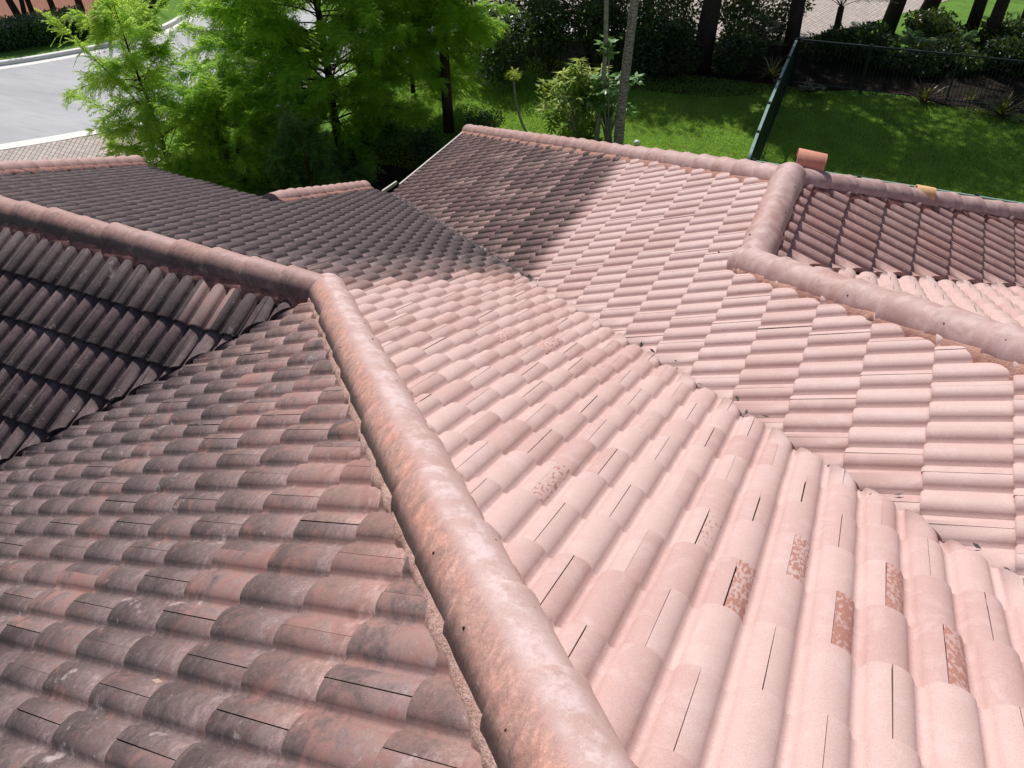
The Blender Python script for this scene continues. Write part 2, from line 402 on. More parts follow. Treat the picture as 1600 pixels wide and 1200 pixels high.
def roof_slope(kind, k, polys, u0, w0, dirtfn, wears=(), expo=EXPO, basedrop=.03, seed=1, top=None, hs=1.0, STEP=.034):
    O, a, d, nrm = frame(kind, k)
    rg = np.random.default_rng(seed)
    O = O - np.array([0, 0, basedrop])
    mbI = MB(); bms = []
    for poly in polys:
        P = np.array(poly, float)
        c = P.mean(0); nP = len(P)
        edges = []
        for i in range(nP):
            p, q = P[i], P[(i+1) % nP]; e = q - p; nn = np.array([-e[1], e[0]]); nn /= np.linalg.norm(nn)
            if (c - p) @ nn < 0: nn = -nn
            edges.append((p, nn))
        h = np.array([a[0], a[1]]); dh = np.array([d[0], d[1]])
        U = P @ h; W = P @ dh / (dh @ dh)
        j0, j1 = int(math.floor((W.min()-w0)/expo)) - 1, int(math.ceil((W.max()-w0)/expo)) + 1
        m0, m1 = int(math.floor((U.min()-u0)/ROLL/2)) - 2, int(math.ceil((U.max()-u0)/ROLL/2)) + 2
        internal = []
        for i in range(nP):
            p, nn = edges[i]; md = (P[i] + P[(i+1) % nP])/2 - nn*.02; hit = False
            for q_ in polys:
                if q_ is poly: continue
                Q_ = np.array(q_, float); c_ = Q_.mean(0); ok = True
                for a_ in range(len(Q_)):
                    e_ = Q_[(a_+1) % len(Q_)] - Q_[a_]; n_ = np.array([-e_[1], e_[0]])
                    if (c_ - Q_[a_]) @ n_ < 0: n_ = -n_
                    if (md - Q_[a_]) @ n_ < 0: ok = False
                hit = hit or ok
            internal.append(hit)
        internal = [any(h2 and abs((p2 - p) @ nn) < 1e-6 and abs(abs(n2 @ nn) - 1) < 1e-6 for (p2, n2), h2 in zip(edges, internal)) for p, nn in edges]
        bm = bmesh.new()
        lay = {x: bm.verts.layers.float.new(x) for x in ('dirt','mott','rnd','wear','hue','tone','lap','pos')}
        for j in range(j0, j1 + 1):
            wb = w0 + expo * (j + 1)         # butt
            wt = w0 + expo * j               # head, goes under the tile above
            par = j % 2
            if top is not None and wt < top: wt -= expo
            for mI in range(m0, m1 + 1):
                ua = u0 + ROLL * (2 * mI + par) + .0013
                ub = ua + 2 * ROLL - .0026
                if top is not None and wb < top: continue
                rg = np.random.default_rng([seed, j + 500, mI + 500])
                jw, ju, jh, jr = rg.normal(0, .0022), rg.normal(0, .0006), rg.normal(0, .0011), rg.normal(0, .0014)
                rnd = rg.random()
                us = np.linspace(ua, ub, 2*SEG+1); tt = (us - u0) / ROLL - par
                hp = prof(tt) * hs
                lastn = []
                def row(w, hh, up=us):
                    uu = up + ju + (w - wt) * jr
                    return O + np.outer(uu, a) + np.outer(np.full(len(up), w), d) + np.outer(hh + jh, nrm)
                n = len(us)
                r0 = row(wt - .02, hp - .001); rl = row(wt + .016, hp + STEP * .05); r1 = row(wb - .012 + jw, hp + STEP); r2 = row(wb - .003 + jw, hp + STEP - .0015); r3 = row(wb + jw, hp + STEP - .005)
                b0 = r3.copy(); b1 = row(wb - .001 + jw, hp + STEP - .019); b2 = row(wb - .05, hp + .004)
                sl = row(wt - .02, hp - .016)[[0, -1]]; sr = row(wb + jw, hp + STEP - .019)[[0, -1]]
                V = np.concatenate([r0, rl, r1, r2, r3, b0, b1, b2, r0[[0,-1]], r3[[0,-1]], sl, sr])
                # inside test on plan
                dist = np.array([(V[:, :2] - p) @ nn for p, nn in edges])
                if (dist.max(1) < 0).any(): continue
                Fc = []; sm = []
                for rr in range(4): Fc += [(rr*n+i, (rr+1)*n+i, (rr+1)*n+i+1, rr*n+i+1) for i in range(n-1)]; sm += [True]*(n-1)
                for rr in (5, 6): Fc += [(rr*n+i, (rr+1)*n+i, (rr+1)*n+i+1, rr*n+i+1) for i in range(n-1)]; sm += [False]*(n-1)
                o_ = 8 * n
                Fc += [(o_, o_+4, o_+6, o_+2), (o_+1, o_+3, o_+7, o_+5)]; sm += [False]*2
                cen = V[:5*n, :].mean(0)
                at = dirtfn(V, cen, rnd, rg)
                wv = np.zeros(len(V))
                for (wx, ww, amt) in wears:
                    if wt <= ww <= wb and ua <= wx < ub:
                        q = (us - ua) / ROLL
                        f = (q < .42) * 1.0 if (wx - ua) / ROLL < .5 else ((q > .55) & (q < 1.42)) * .8
                        wv[:8*n] = np.concatenate([np.where(f > 0, f * (1 - .10 * kq * rg.random()), 0) for kq in range(8)]) * amt
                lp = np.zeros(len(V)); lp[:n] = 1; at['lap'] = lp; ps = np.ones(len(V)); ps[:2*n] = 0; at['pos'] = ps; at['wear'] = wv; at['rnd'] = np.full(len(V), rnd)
                if dist.min() >= 0:
                    mbI.add(V, [f for f, s in zip(Fc, sm) if s], 0, True, **at)
                    mbI.add(V, [f for f, s in zip(Fc, sm) if not s], 0, False, **at)
                else:
                    vs = [bm.verts.new(x) for x in V]
                    for kk in lay:
                        arr = np.broadcast_to(np.asarray(at.get(kk, 0.0), float), (len(V),))
                        for v, x in zip(vs, arr): v[lay[kk]] = float(x)
                    for f, s in zip(Fc, sm):
                        fc = bm.faces.new([vs[i] for i in f]); fc.smooth = s
        for (p, nn), inter in zip(edges, internal):
            res = bmesh.ops.bisect_plane(bm, geom=bm.verts[:] + bm.edges[:] + bm.faces[:], plane_co=(p[0], p[1], 0), plane_no=(-nn[0], -nn[1], 0), clear_outer=True, dist=1e-6)
            for ed in [] if inter else [x for x in res['geom_cut'] if isinstance(x, bmesh.types.BMEdge)]:
                va, vb = ed.verts
                na_, nb_ = bm.verts.new(va.co + Vector((0, 0, -.042))), bm.verts.new(vb.co + Vector((0, 0, -.042)))
                for kk in lay: na_[lay[kk]] = va[lay[kk]]; nb_[lay[kk]] = vb[lay[kk]]
                bm.faces.new((va, vb, nb_, na_))
        loose = [v for v in bm.verts if not v.link_faces]
        bmesh.ops.delete(bm, geom=loose, context='VERTS')
        bm.verts.index_update()
        V = np.array([v.co[:] for v in bm.verts]).reshape(-1, 3)
        at = {kk: np.array([v[lay[kk]] for v in bm.verts]) for kk in lay}
        fs = [tuple(v.index for v in f.verts) for f in bm.faces]; ss = [f.smooth for f in bm.faces]
        if len(V):
            n0 = mbI.n
            mbI.add(V, [], 0, True, **at)
            mbI.f += [tuple(i + n0 for i in f) for f in fs]; mbI.mi += [0]*len(fs); mbI.sm += ss
        bm.free()
        # underlay
        z = lambda p: (O + 0 * p[0])[2]
        def onp(p, dz):
            w = (p @ dh) / (dh @ dh); return O + (p @ h) * a + w * d + np.array([0, 0, dz])
        mbI.add([onp(p, -.012) for p in P], [tuple(range(nP))], 1, False)
        mbI.add([onp(p, -.10) for p in P], [tuple(range(nP))[::-1]], 1, False)
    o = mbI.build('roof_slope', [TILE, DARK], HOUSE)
    return o

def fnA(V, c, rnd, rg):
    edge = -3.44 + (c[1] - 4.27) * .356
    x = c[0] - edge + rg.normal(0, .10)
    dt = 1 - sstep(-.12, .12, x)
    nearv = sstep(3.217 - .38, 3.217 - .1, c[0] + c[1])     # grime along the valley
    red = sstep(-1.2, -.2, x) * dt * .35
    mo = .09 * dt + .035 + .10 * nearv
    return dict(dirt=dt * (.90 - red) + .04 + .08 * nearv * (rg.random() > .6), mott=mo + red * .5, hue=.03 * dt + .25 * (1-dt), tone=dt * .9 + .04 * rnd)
def fnB(V, c, rnd, rg):
    s = .457 - (V[:, 0] + V[:, 1])                            # distance from the hip
    near = sstep(1.6, .15, s)
    vly = sstep(.6, 0, 7.32 - (V[:, 1] - V[:, 0]) * 1.0)
    return dict(dirt=.80 - .30 * near + .2 * vly + rg.normal(0, .06), mott=.62, hue=.04 + .34 * near * rg.random(), tone=.95)
def fnC(V, c, rnd, rg):
    return dict(dirt=.97 - .38 * (rg.random() > .965) + rg.normal(0, .05), mott=.30, hue=.03, tone=1.0)
def fnE(V, c, rnd, rg):
    x = V[:, 0] + 2.72 + .10 * np.sin(V[:, 1] * 7) * .3
    dt = 1 - sstep(-.14, .10, x)
    far = sstep(-3.2, -6.5, V[:, 0])
    return dict(dirt=dt * (.90 + .04 * far + rg.normal(0, .07)) + .035, mott=.30 * dt + .03, hue=.20 * dt + .3 * (1 - dt), tone=dt * .95 + .06 * rnd)
def fnF(V, c, rnd, rg):
    return dict(dirt=.32 + rg.normal(0, .04), mott=.18, hue=.40, tone=.75 + .3 * sstep(1.2, 3, c[0]))
def fnG(V, c, rnd, rg): return dict(dirt=.0, mott=.03, hue=.3, tone=0.0)
def fnH(V, c, rnd, rg): return dict(dirt=.2, mott=.15, hue=.2, tone=.4)

wears = [(-.027, 1.834, 1), (.116, 2.195, .8), (.261, 1.792, 1), (.421, 2.197, .9), (.554, 1.778, .85), (-.802, 2.169, .5), (-1.651, 4.211, .8), (-1.957, 4.116, .7), (-.19, 2.121, .35), (-1.15, 3.98, .35)]
RY0 = 3.89; gv = .0; ge = -.035
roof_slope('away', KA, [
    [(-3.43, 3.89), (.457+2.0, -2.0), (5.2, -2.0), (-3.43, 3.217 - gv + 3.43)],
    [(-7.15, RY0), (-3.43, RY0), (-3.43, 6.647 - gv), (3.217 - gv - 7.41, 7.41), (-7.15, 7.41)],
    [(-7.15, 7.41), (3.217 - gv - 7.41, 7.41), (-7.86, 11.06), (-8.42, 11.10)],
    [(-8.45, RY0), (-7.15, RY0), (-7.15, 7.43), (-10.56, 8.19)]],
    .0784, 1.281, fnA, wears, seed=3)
roof_slope('left', KB, [[(-3.43 - .0, 3.89), (2.45, -2.0), (-8.6, -2.0), (-8.6, 7.30 - 8.6)]], .675, 1.137, fnB, seed=4, hs=.80, STEP=.027)
roof_slope('near', KC, [[(-3.45, 3.88), (-8.5, 3.88), (-8.6, 7.34 - 8.6)]], .08, -5.363 * .7 , fnC, expo=.3695, seed=5, top=-4.0)
roof_slope('left', KE, [
    [(-.64, 5.38), (-.64, 3.217 + ge + .64), (-7.74, 3.217 + ge + 7.74), (-7.74, 14.02), (-.64, 6.92)],
    [(-.64, 5.38), (-.64, 3.217 + ge + .64), (4.6, 3.217 + ge - 4.6), (4.6, .14)]],
    5.13, -1.383 * .7 + .0, fnE, seed=6)
roof_slope('right', KF, [[(-.64, 5.40), (-.64, 6.92), (6.45, 14.01), (6.45, 12.49)]], 5.20, -.155, fnF, seed=7)
roof_slope('away', KG, [[(-.62, 5.38), (6.45, 12.43), (6.45, -1.71)]], .03, .05, fnG, seed=8)
roof_slope('away', KH, [[(-.64, 6.92), (6.45, 14.02), (-7.74, 14.02)]], .05, .1, fnH, seed=9)

def zA(x, y): return KA - S_ * y
def zB(x, y): return KB + S_ * x
def zE(x, y): return KE + S_ * x
def zF(x, y): return KF - S_ * x
def zG(x, y): return KG - S_ * y
def zH(x, y): return KH - S_ * y

def smooth_noise1(n, seed, step=3):
    g = np.random.default_rng(seed); k = n // step + 4
    c = g.normal(0, 1, k); x = np.arange(n) / step
    i = x.astype(int); t = x - i; t = t*t*(3-2*t)
    return c[i] * (1-t) + c[i+1] * t

def ridge(P0, P1, drop, wL, wR, capat, mdirt=(0, 0), mhue=(.3, .3), r=.135, expo=.36, seed=1, start=0.0, zoff=0.0, mortar=True):
    """row of ridge tiles from its upper end P0 to its lower end P1; L/R as seen looking from P0 to P1"""
    P0 = np.array(P0, float); P1 = np.array(P1, float); d = P1 - P0; LL = np.linalg.norm(d); d /= LL
    side = np.cross(d, [0, 0, 1]); side /= np.linalg.norm(side)      # points to the right
    up = np.cross(side, d)
    g = np.random.default_rng(seed)
    n = int(LL / .012) + 2
    mb = MB()
    ts = np.linspace(0, LL, n)
    cols = []
    J = lambda amp, st, sd: amp * smooth_noise1(n, sd, st)
    for sgn, w in ((-1, wL), (1, wR)):
        pass
    sL = wL + J(.008, 9, seed*7+1) + J(.003, 3, seed*7+2); sR = wR + J(.008, 9, seed*7+3) + J(.003, 3, seed*7+4)
    def side_(w_, sd, sg):
        e2 = w_ * .72 + .03
        return [(sg*w_, -drop*w_ - .030 + J(.004, 2, sd)), (sg*(w_ - .008), -drop*w_ + .014 + J(.004, 5, sd+1)), (sg*e2, -drop*e2 + .034 + J(.003, 5, sd+2)), (sg*np.full(n, .10), np.full(n, -drop*.10 + .055))]
    prof_ = side_(sL, seed*17+9, -1) + side_(sR, seed*17+19, 1)[::-1]
    V = []
    for e, z in prof_:
        V.append(P0 + np.outer(ts, d) + np.outer(e, side) + np.outer(z + zoff, [0, 0, 1]))
    V = np.array(V)
    Fc = [(a*n+i, a*n+i+1, (a+1)*n+i+1, (a+1)*n+i) for a in range(7) for i in range(n-1)]
    dv = np.concatenate([np.full(4*n, mdirt[0]), np.full(4*n, mdirt[1])]); hv = np.concatenate([np.full(4*n, mhue[0]), np.full(4*n, mhue[1])])
    mb.add(V.reshape(-1, 3), Fc, 0, True, dirt=dv, hue=hv)
    R_ = mb.build('ridge', MORTAR, HOUSE)
    t = start; k = 0
    while t < LL - .05:
        e = min(t + expo + .03, LL + .03)
        m2 = MB()
        na = 22; angs = np.radians(np.linspace(-97, 97, na))
        stations = [(t - .02, r - .004, -.008), (e - .03, r + .006, .004), (e - .006, r + .009, .006), (e, r + .006, .006)]
        jx, jz = g.normal(0, .003), g.normal(0, .0025); rnd = g.random()
        V = []; at = {x: [] for x in ('dirt','mott','hue','tone','chalk_glare')}
        for tt, rr, zz in stations + [(e - .001, r - .010, .006), (e - .06, r - .012, .004)]:
            for an in angs:
                V.append(P0 + d*tt + side*(math.sin(an)*rr + jx) + up*(math.cos(an)*rr*.96 - .03 + zz + jz + zoff))
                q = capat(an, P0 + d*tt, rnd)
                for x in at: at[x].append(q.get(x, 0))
        ns = len(stations)
        if k == 0:
            m2.add(V[:na], [tuple(range(na))], 0, False, rnd=rnd, pos=.6, **{x: np.array(at[x][:na]) for x in at})
        F1 = [(s*na+i, s*na+i+1, (s+1)*na+i+1, (s+1)*na+i) for s in range(ns-1) for i in range(na-1)]
        F2 = [(s*na+i, s*na+i+1, (s+1)*na+i+1, (s+1)*na+i) for s in range(ns-1, ns+1) for i in range(na-1)]
        A = {x: np.array(at[x]) for x in at}
        m2.add(V, F1, 0, True, rnd=rnd, pos=.62, **A); m2.add(V, F2, 0, False, rnd=rnd, pos=.62, **A)
        for sg in (-1, 1):
            if g.random() < .8:
                an = sg * math.radians(g.uniform(38, 58)); tt = t + .30
                c = P0 + d*tt + side*(math.sin(an)*(r+.003)) + up*(math.cos(an)*(r+.003)*.96 - .03 + zoff)
                nv = side*math.sin(an) + up*math.cos(an)
                m2.tube([c - nv*.012, c + nv*.003], [.0055, .0045], 7, 1)
        m2.build('ridge_tile', [TILE, NAIL], R_)
        t += expo + g.normal(0, .004); k += 1
    return R_

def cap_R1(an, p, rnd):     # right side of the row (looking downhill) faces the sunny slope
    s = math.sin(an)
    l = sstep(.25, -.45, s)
    return dict(dirt=.10 + .60*l + .22*sstep(-.55, -.95, s), mott=.08 + .06*l, hue=1.0 - .75*sstep(-.60, -.93, s), tone=.40*l + .22, chalk_glare=sstep(-.1, .2, s) * (1 - sstep(.5, .75, s)))  # pale strip on the right flank paints in the sun's glare
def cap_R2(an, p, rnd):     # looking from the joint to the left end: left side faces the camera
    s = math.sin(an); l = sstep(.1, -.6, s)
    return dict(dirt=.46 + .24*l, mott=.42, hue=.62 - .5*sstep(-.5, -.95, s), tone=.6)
def cap_pink(an, p, rnd): return dict(dirt=.12, mott=.14, hue=.8, tone=.50, chalk_glare=.35)
def cap_R4(an, p, rnd):
    f = sstep(-2.4, -3.6, p[0]); return dict(dirt=.10 + .22*f, mott=.12 + .14*f, hue=.8, tone=.50 + .3*f, chalk_glare=.25)
def cap_far(an, p, rnd): return dict(dirt=.30, mott=.22, hue=.7, tone=.55)
def cap_R5(an, p, rnd): return dict(dirt=.14, mott=.16, hue=.6, tone=.62, chalk_glare=.4)

d45 = S_ / math.sqrt(2)
hipz = lambda x, y, k: k
J1 = np.array([-3.43, 3.89, zA(0, 3.89)]); J2 = np.array([-.64, 6.92, zH(0, 6.92)]); J3 = np.array([-.64, 5.38, zG(0, 5.38)])
# main hip running from under the camera down to the first joint
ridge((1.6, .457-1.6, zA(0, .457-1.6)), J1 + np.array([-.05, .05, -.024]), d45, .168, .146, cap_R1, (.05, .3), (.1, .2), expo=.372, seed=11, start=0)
# level ridge leaving the joint to the left
ridge(J1 + np.array([.03, 0, 0]), (-8.5, 3.89, J1[2]), S_, .205, .16, cap_R2, (.85, .3), (.3, .3), seed=12)
ridge(J3, J2 + np.array([0, .03, 0]), S_, .15, .19, cap_pink, (.15, .95), (.3, .2), seed=13, expo=.46)
ridge((-.64+4.9, 5.38-4.9, zG(0, .48)), J3 + np.array([-.05, .05, -.02]), d45, .16, .215, cap_pink, (0, 0.05), (.5, 1.0), seed=14, expo=.365)
ce = gp(728, 207, 2.86); ce = np.array([-7.72, 14.0, zH(0, 14.0)])
ridge(J2 + np.array([.03, -.03, 0]), ce, d45, .20, .15, cap_R4, (.30, .3), (.55, .3), seed=15)
ridge(J2 + np.array([-.02, -.02, .0]), (6.45, 14.01, zH(0, 14.01)), d45, .15, .22, cap_R5, (.3, .95), (.3, .1), seed=16)
ridge((-8.53, 3.99, zA(0, 3.99)), (-10.56, 8.22, zA(0, 8.22)), .25, .16, .19, cap_far, (.6, .75), (.3, .3), seed=17, expo=.36, zoff=.03)
ridge((-7.12, 7.36, zA(0, 7.36)), (-8.42, 11.13, zA(0, 11.13)), .25, .16, .19, cap_far, (.3, .5), (.5, .4), seed=18, expo=.36, zoff=.03)

# valleys
def valley(x0, x1, c, zf, diag=1):
    mb = MB(); g = np.random.default_rng(5)
    e = np.array([1, 1, 0]) / math.sqrt(2) if diag == 1 else np.array([1, -1, 0]) / math.sqrt(2)
    P = lambda x: np.array([x, c - x, zf(x, c - x)]) if diag == 1 else np.array([x, c + x, zf(x, c + x)])
    A, B = P(x0), P(x1)
    for s in (-1, 1):
        V = [A + [0,0,-.036], B + [0,0,-.036], B + s*e*.12 + [0,0,-.030 + d45*.12], A + s*e*.12 + [0,0,-.030 + d45*.12]]
        mb.add(V, [(0,1,2,3)])
    return mb.build('valley_flashing', FLASH, HOUSE)
valley(-7.9, 4.6, 3.217, zA, 1)

valley(-8.6, -3.5, 7.32, zB, -1)
valley(-.6, 6.45, 6.01, zF, -1)

# eaves, walls
def gutter(a, b, w=.10, h=.09):
    mb = MB(); mb.beam(a, b, w, h); return mb.build('gutter', GUTTER, HOUSE)
ze = zE(-7.78, 0)
gutter((-7.78, 11.35, ze + .0), (-7.78, 14.08, ze + .0), .03, .07)
gutter((-8.02, 11.12, zA(0, 11.15) + .01), (-7.98, 11.55, zA(0, 11.15) + .01), .03, .06)
gutter((-7.76, 14.08, zH(0, 14.08)), (6.5, 14.08, zH(0, 14.08)), .05, .10)
gutter((6.52, -1.7, zF(6.5, 0)), (6.52, 14.05, zF(6.5, 0)), .05, .10)
def wallbox(x0, x1, y0, y1, z):
    mb = MB(); mb.box(((x0+x1)/2, (y0+y1)/2, z/2), (x1-x0, y1-y0, z)); return mb.build('wall', STUCCO, HOUSE)
wallbox(-8.15, 2.2, -1.75, 7.2, 3.62); wallbox(-9.9, -7.3, 4.3, 7.25, 3.95); wallbox(-7.5, -3.9, 7.22, 10.55, 2.62)
wallbox(-7.15, 5.9, 10.57, 13.45, 2.66); wallbox(2.22, 5.9, -1.65, 10.55, 2.6)
mb = MB()   # gable infill below the two rakes
mb.add([(-8.5, 3.95, 4.0), (-10.45, 8.1, 3.3), (-10.45, 8.1, 4.02), (-8.5, 3.95, 5.98)], [(0,1,2,3)])
mb.add([(-7.2, 7.45, 2.6), (-8.40, 11.0, 2.4), (-8.40, 11.0, 2.66), (-7.2, 7.45, 4.38)], [(0,1,2,3)])
mb.add([(-7.2, 7.36, 3.3), (-10.45, 8.1, 3.3), (-10.45, 8.1, 4.02), (-7.2, 7.36, 4.38)], [(0,1,2,3)])
mb.build('gable', STUCCO, HOUSE)

# loose ridge tiles on the far side of the roof
def loose_tile(name, c, ax, L, r, col, label):
    m = Mat('loose clay tile', .75, .3); nz = m.noise(18, 5, .7)
    m.color(m.val(m.mix(0.0, col, col), nz, .85, 1.12)); m.bump(m.noise(150, 3, .7), .4, .005)
    c = np.array(c, float); ax = np.array(ax, float); ax /= np.linalg.norm(ax); sd = np.cross(ax, [0,0,1]); sd /= np.linalg.norm(sd); up = np.cross(sd, ax)
    mb = MB(); na = 20; V = []
    for rr in (r, r - .014):
        for tt, q in ((-L/2, 1.0), (-L/2+.006, 1.02), (L/2-.006, .97), (L/2, .95)):
            for an in np.radians(np.linspace(-88, 88, na)):
                V.append(c + ax*tt + sd*math.sin(an)*rr*q + up*(math.cos(an)*rr*q))
    Fc = [(s*na+i, s*na+i+1, (s+1)*na+i+1, (s+1)*na+i) for s in range(3) for i in range(na-1)]
    Fc += [(4*na + s*na+i, 4*na+(s+1)*na+i, 4*na+(s+1)*na+i+1, 4*na+s*na+i+1) for s in range(3) for i in range(na-1)]
    Fc += [(s+i, s+4*na+i, s+4*na+i+1, s+i+1) for s in (0, 3*na) for i in range(na-1)]
    Fc += [(s*na+e, (s+1)*na+e, 4*na+(s+1)*na+e, 4*na+s*na+e) for s in range(3) for e in (0, na-1)]
    mb.add(V, Fc, 0, True)
    return tag(mb.build(name, m.m), label, 'roof tile')
a1 = gp(1266, 262, J2[2] + .02)
loose_tile('loose_roof_tile', (a1[0]-.02, a1[1]+.10, zH(0, a1[1]+.10) + .155), (1, .12, -.10), .25, .115, (.62, .27, .19), 'loose orange clay barrel tile standing behind the ridge at the corner where three ridges meet')
a2 = gp(1446, 300, zH(0, 7.9) + .05)
loose_tile('loose_roof_tile', (a2[0], a2[1]+.12, zH(0, a2[1]+.12) + .035), (1, .2, -.1), .17, .09, (.70, .42, .20), 'small pale orange tile end sticking up beyond the right ridge beside the green railing')
# small dry leaf
lf = MB(); q = gp(247, 1067, 0)
def onB(px, py):
    d = M.T @ np.array([(px-800)/F_PX, -(py-600)/F_PX, 1.0]); n = np.array([-S_, 0, 1]); t = (KB - CAMZ + .03) / (n @ d); return d*t + [0,0,CAMZ]
p = onB(247, 1067)
lf.add([p+[-.020,-.004,.012], p+[0,.007,.016], p+[.022,.006,.014], p+[.004,-.006,.012]], [(0,3,1),(3,2,1)])
tag(lf.build('dry_leaf', simple('dry leaf', (.62, .45, .33), .7)), 'tiny curled dry leaf lying on the stained tiles in the lower left', 'leaf')

# litter in the valley
def litter():
    g = np.random.default_rng(31); n = 1500
    x = np.where(g.random(n) < .975, -7.6 + g.random(n) * 5.0, -2.6 + g.random(n) * 4.0); off = g.normal(0.005, .028, n)
    base = np.stack([x + off*.7, 3.217 - x + off*.7, KA - S_*(3.217 - x) + .012 + g.random(n)*.035], 1)
    a = g.random(n)*6.28; L = g.uniform(.008, .026, n); w = L * .45
    dx = np.stack([np.cos(a), np.sin(a), g.normal(0, .3, n)], 1); dy = np.stack([-np.sin(a), np.cos(a), g.normal(0, .3, n)], 1)
    Q = np.stack([base - dx*L[:,None], base + dy*w[:,None], base + dx*L[:,None], base - dy*w[:,None]], 1)
    return quads_mesh('leaf_litter', Q, leaf_material('litter', (.05, .04, .035), (.14, .12, .115), .0, .8, .2, c3=(.36, .36, .36)), attrs=dict(rnd=g.random(n)))
tag(litter(), 'dry leaf crumbs lying along the dark part of the roof valley', 'leaf litter', kind='stuff')

# ------------------------------------------------------------------ fences
def fence(P, h, label, posts, pitch=.105, rail=.045, panel_extra=None, group='dark green metal fences round the lawn', segs=None):
    P = [np.array([p[0], p[1], 0.0]) for p in P]
    root = empty('metal_fence', tuple(P[0]), label, 'fence', group)
    pk = MB(); rl = MB()
    for a, b in zip(P[:-1], P[1:]):
        L = np.linalg.norm(b - a); d = (b - a) / L; n = int(L / pitch)
        for i in range(n + 1):
            c = a + d * (i * L / n); pk.box((c[0], c[1], h/2 - .02), (.016, .016, h - .1), math.atan2(d[1], d[0]))
        rl.beam(a + [0,0,.12], b + [0,0,.12], .03, .03)
    rail_m = FENCE if rail == .05 else FENCE_RAIL  # far rail stands in shade, so shade is put into its colour
    pk.build('pickets', FENCE, root); rl.build('lower_rail', FENCE, root)
    for p in posts:
        m = MB(); m.box((p[0], p[1], h/2 + .02), (.06, .06, h + .04)); m.box((p[0], p[1], h + .05), (.07, .07, .02)); m.build('post', FENCE, root)
    Q = [np.array([p[0], p[1], 0.0]) for p in posts]
    for a, b in zip(Q[:-1], Q[1:]):
        L = np.linalg.norm(b - a); d = (b - a) / L
        m = MB(); m.beam(a + d*.04 + [0,0,h], b - d*.04 + [0,0,h], rail, .04); m.build('top_rail', rail_m, root)
    return root
FENCE_RAIL = simple('sunlit green rail paint', (.22, .33, .29), .32, .6, .2)  # paler than the pickets: sunlight on the rail is put into the colour
fence([(-2.58, 17.6), (-3.03, 26.5)], 1.4, 'dark green picket fence running away from the roof between the two lawns', [(-2.58, 17.6), (-2.69, 19.25), (-2.80, 21.15), (-2.88, 22.95), (-2.96, 24.8), (-3.03, 26.5)], pitch=.075, rail=.07)
fence([(-2.5, 17.66), (10.6, 17.42)], 1.4, 'dark green railing just beyond the right hand ridge at the lawn edge', [(-2.46, 17.66), (-.2, 17.62), (2.1, 17.58), (4.4, 17.54), (6.7, 17.5), (9.0, 17.46)])
fence([(-3.0, 26.6), (1.5, 26.62), (9, 26.6)], 1.4, 'dark green picket fence along the far end of the shaded lawn', [(-2.95, 26.6), (-.9, 26.61), (1.5, 26.62), (3.6, 26.61), (5.8, 26.6), (8, 26.6)], rail=.05)

# ------------------------------------------------------------------ vegetation
def leaf_quads(C, D, Nn, L, W):
    """leaves at C pointing along D, width axis from N"""
    D = D / (np.linalg.norm(D, axis=1)[:, None] + 1e-9); s = np.cross(D, Nn); s /= (np.linalg.norm(s, axis=1)[:, None] + 1e-9)
    L = L[:, None]; W = W[:, None]
    return np.stack([C, C + D*L*.45 + s*W*.5, C + D*L, C + D*L*.45 - s*W*.5], 1)

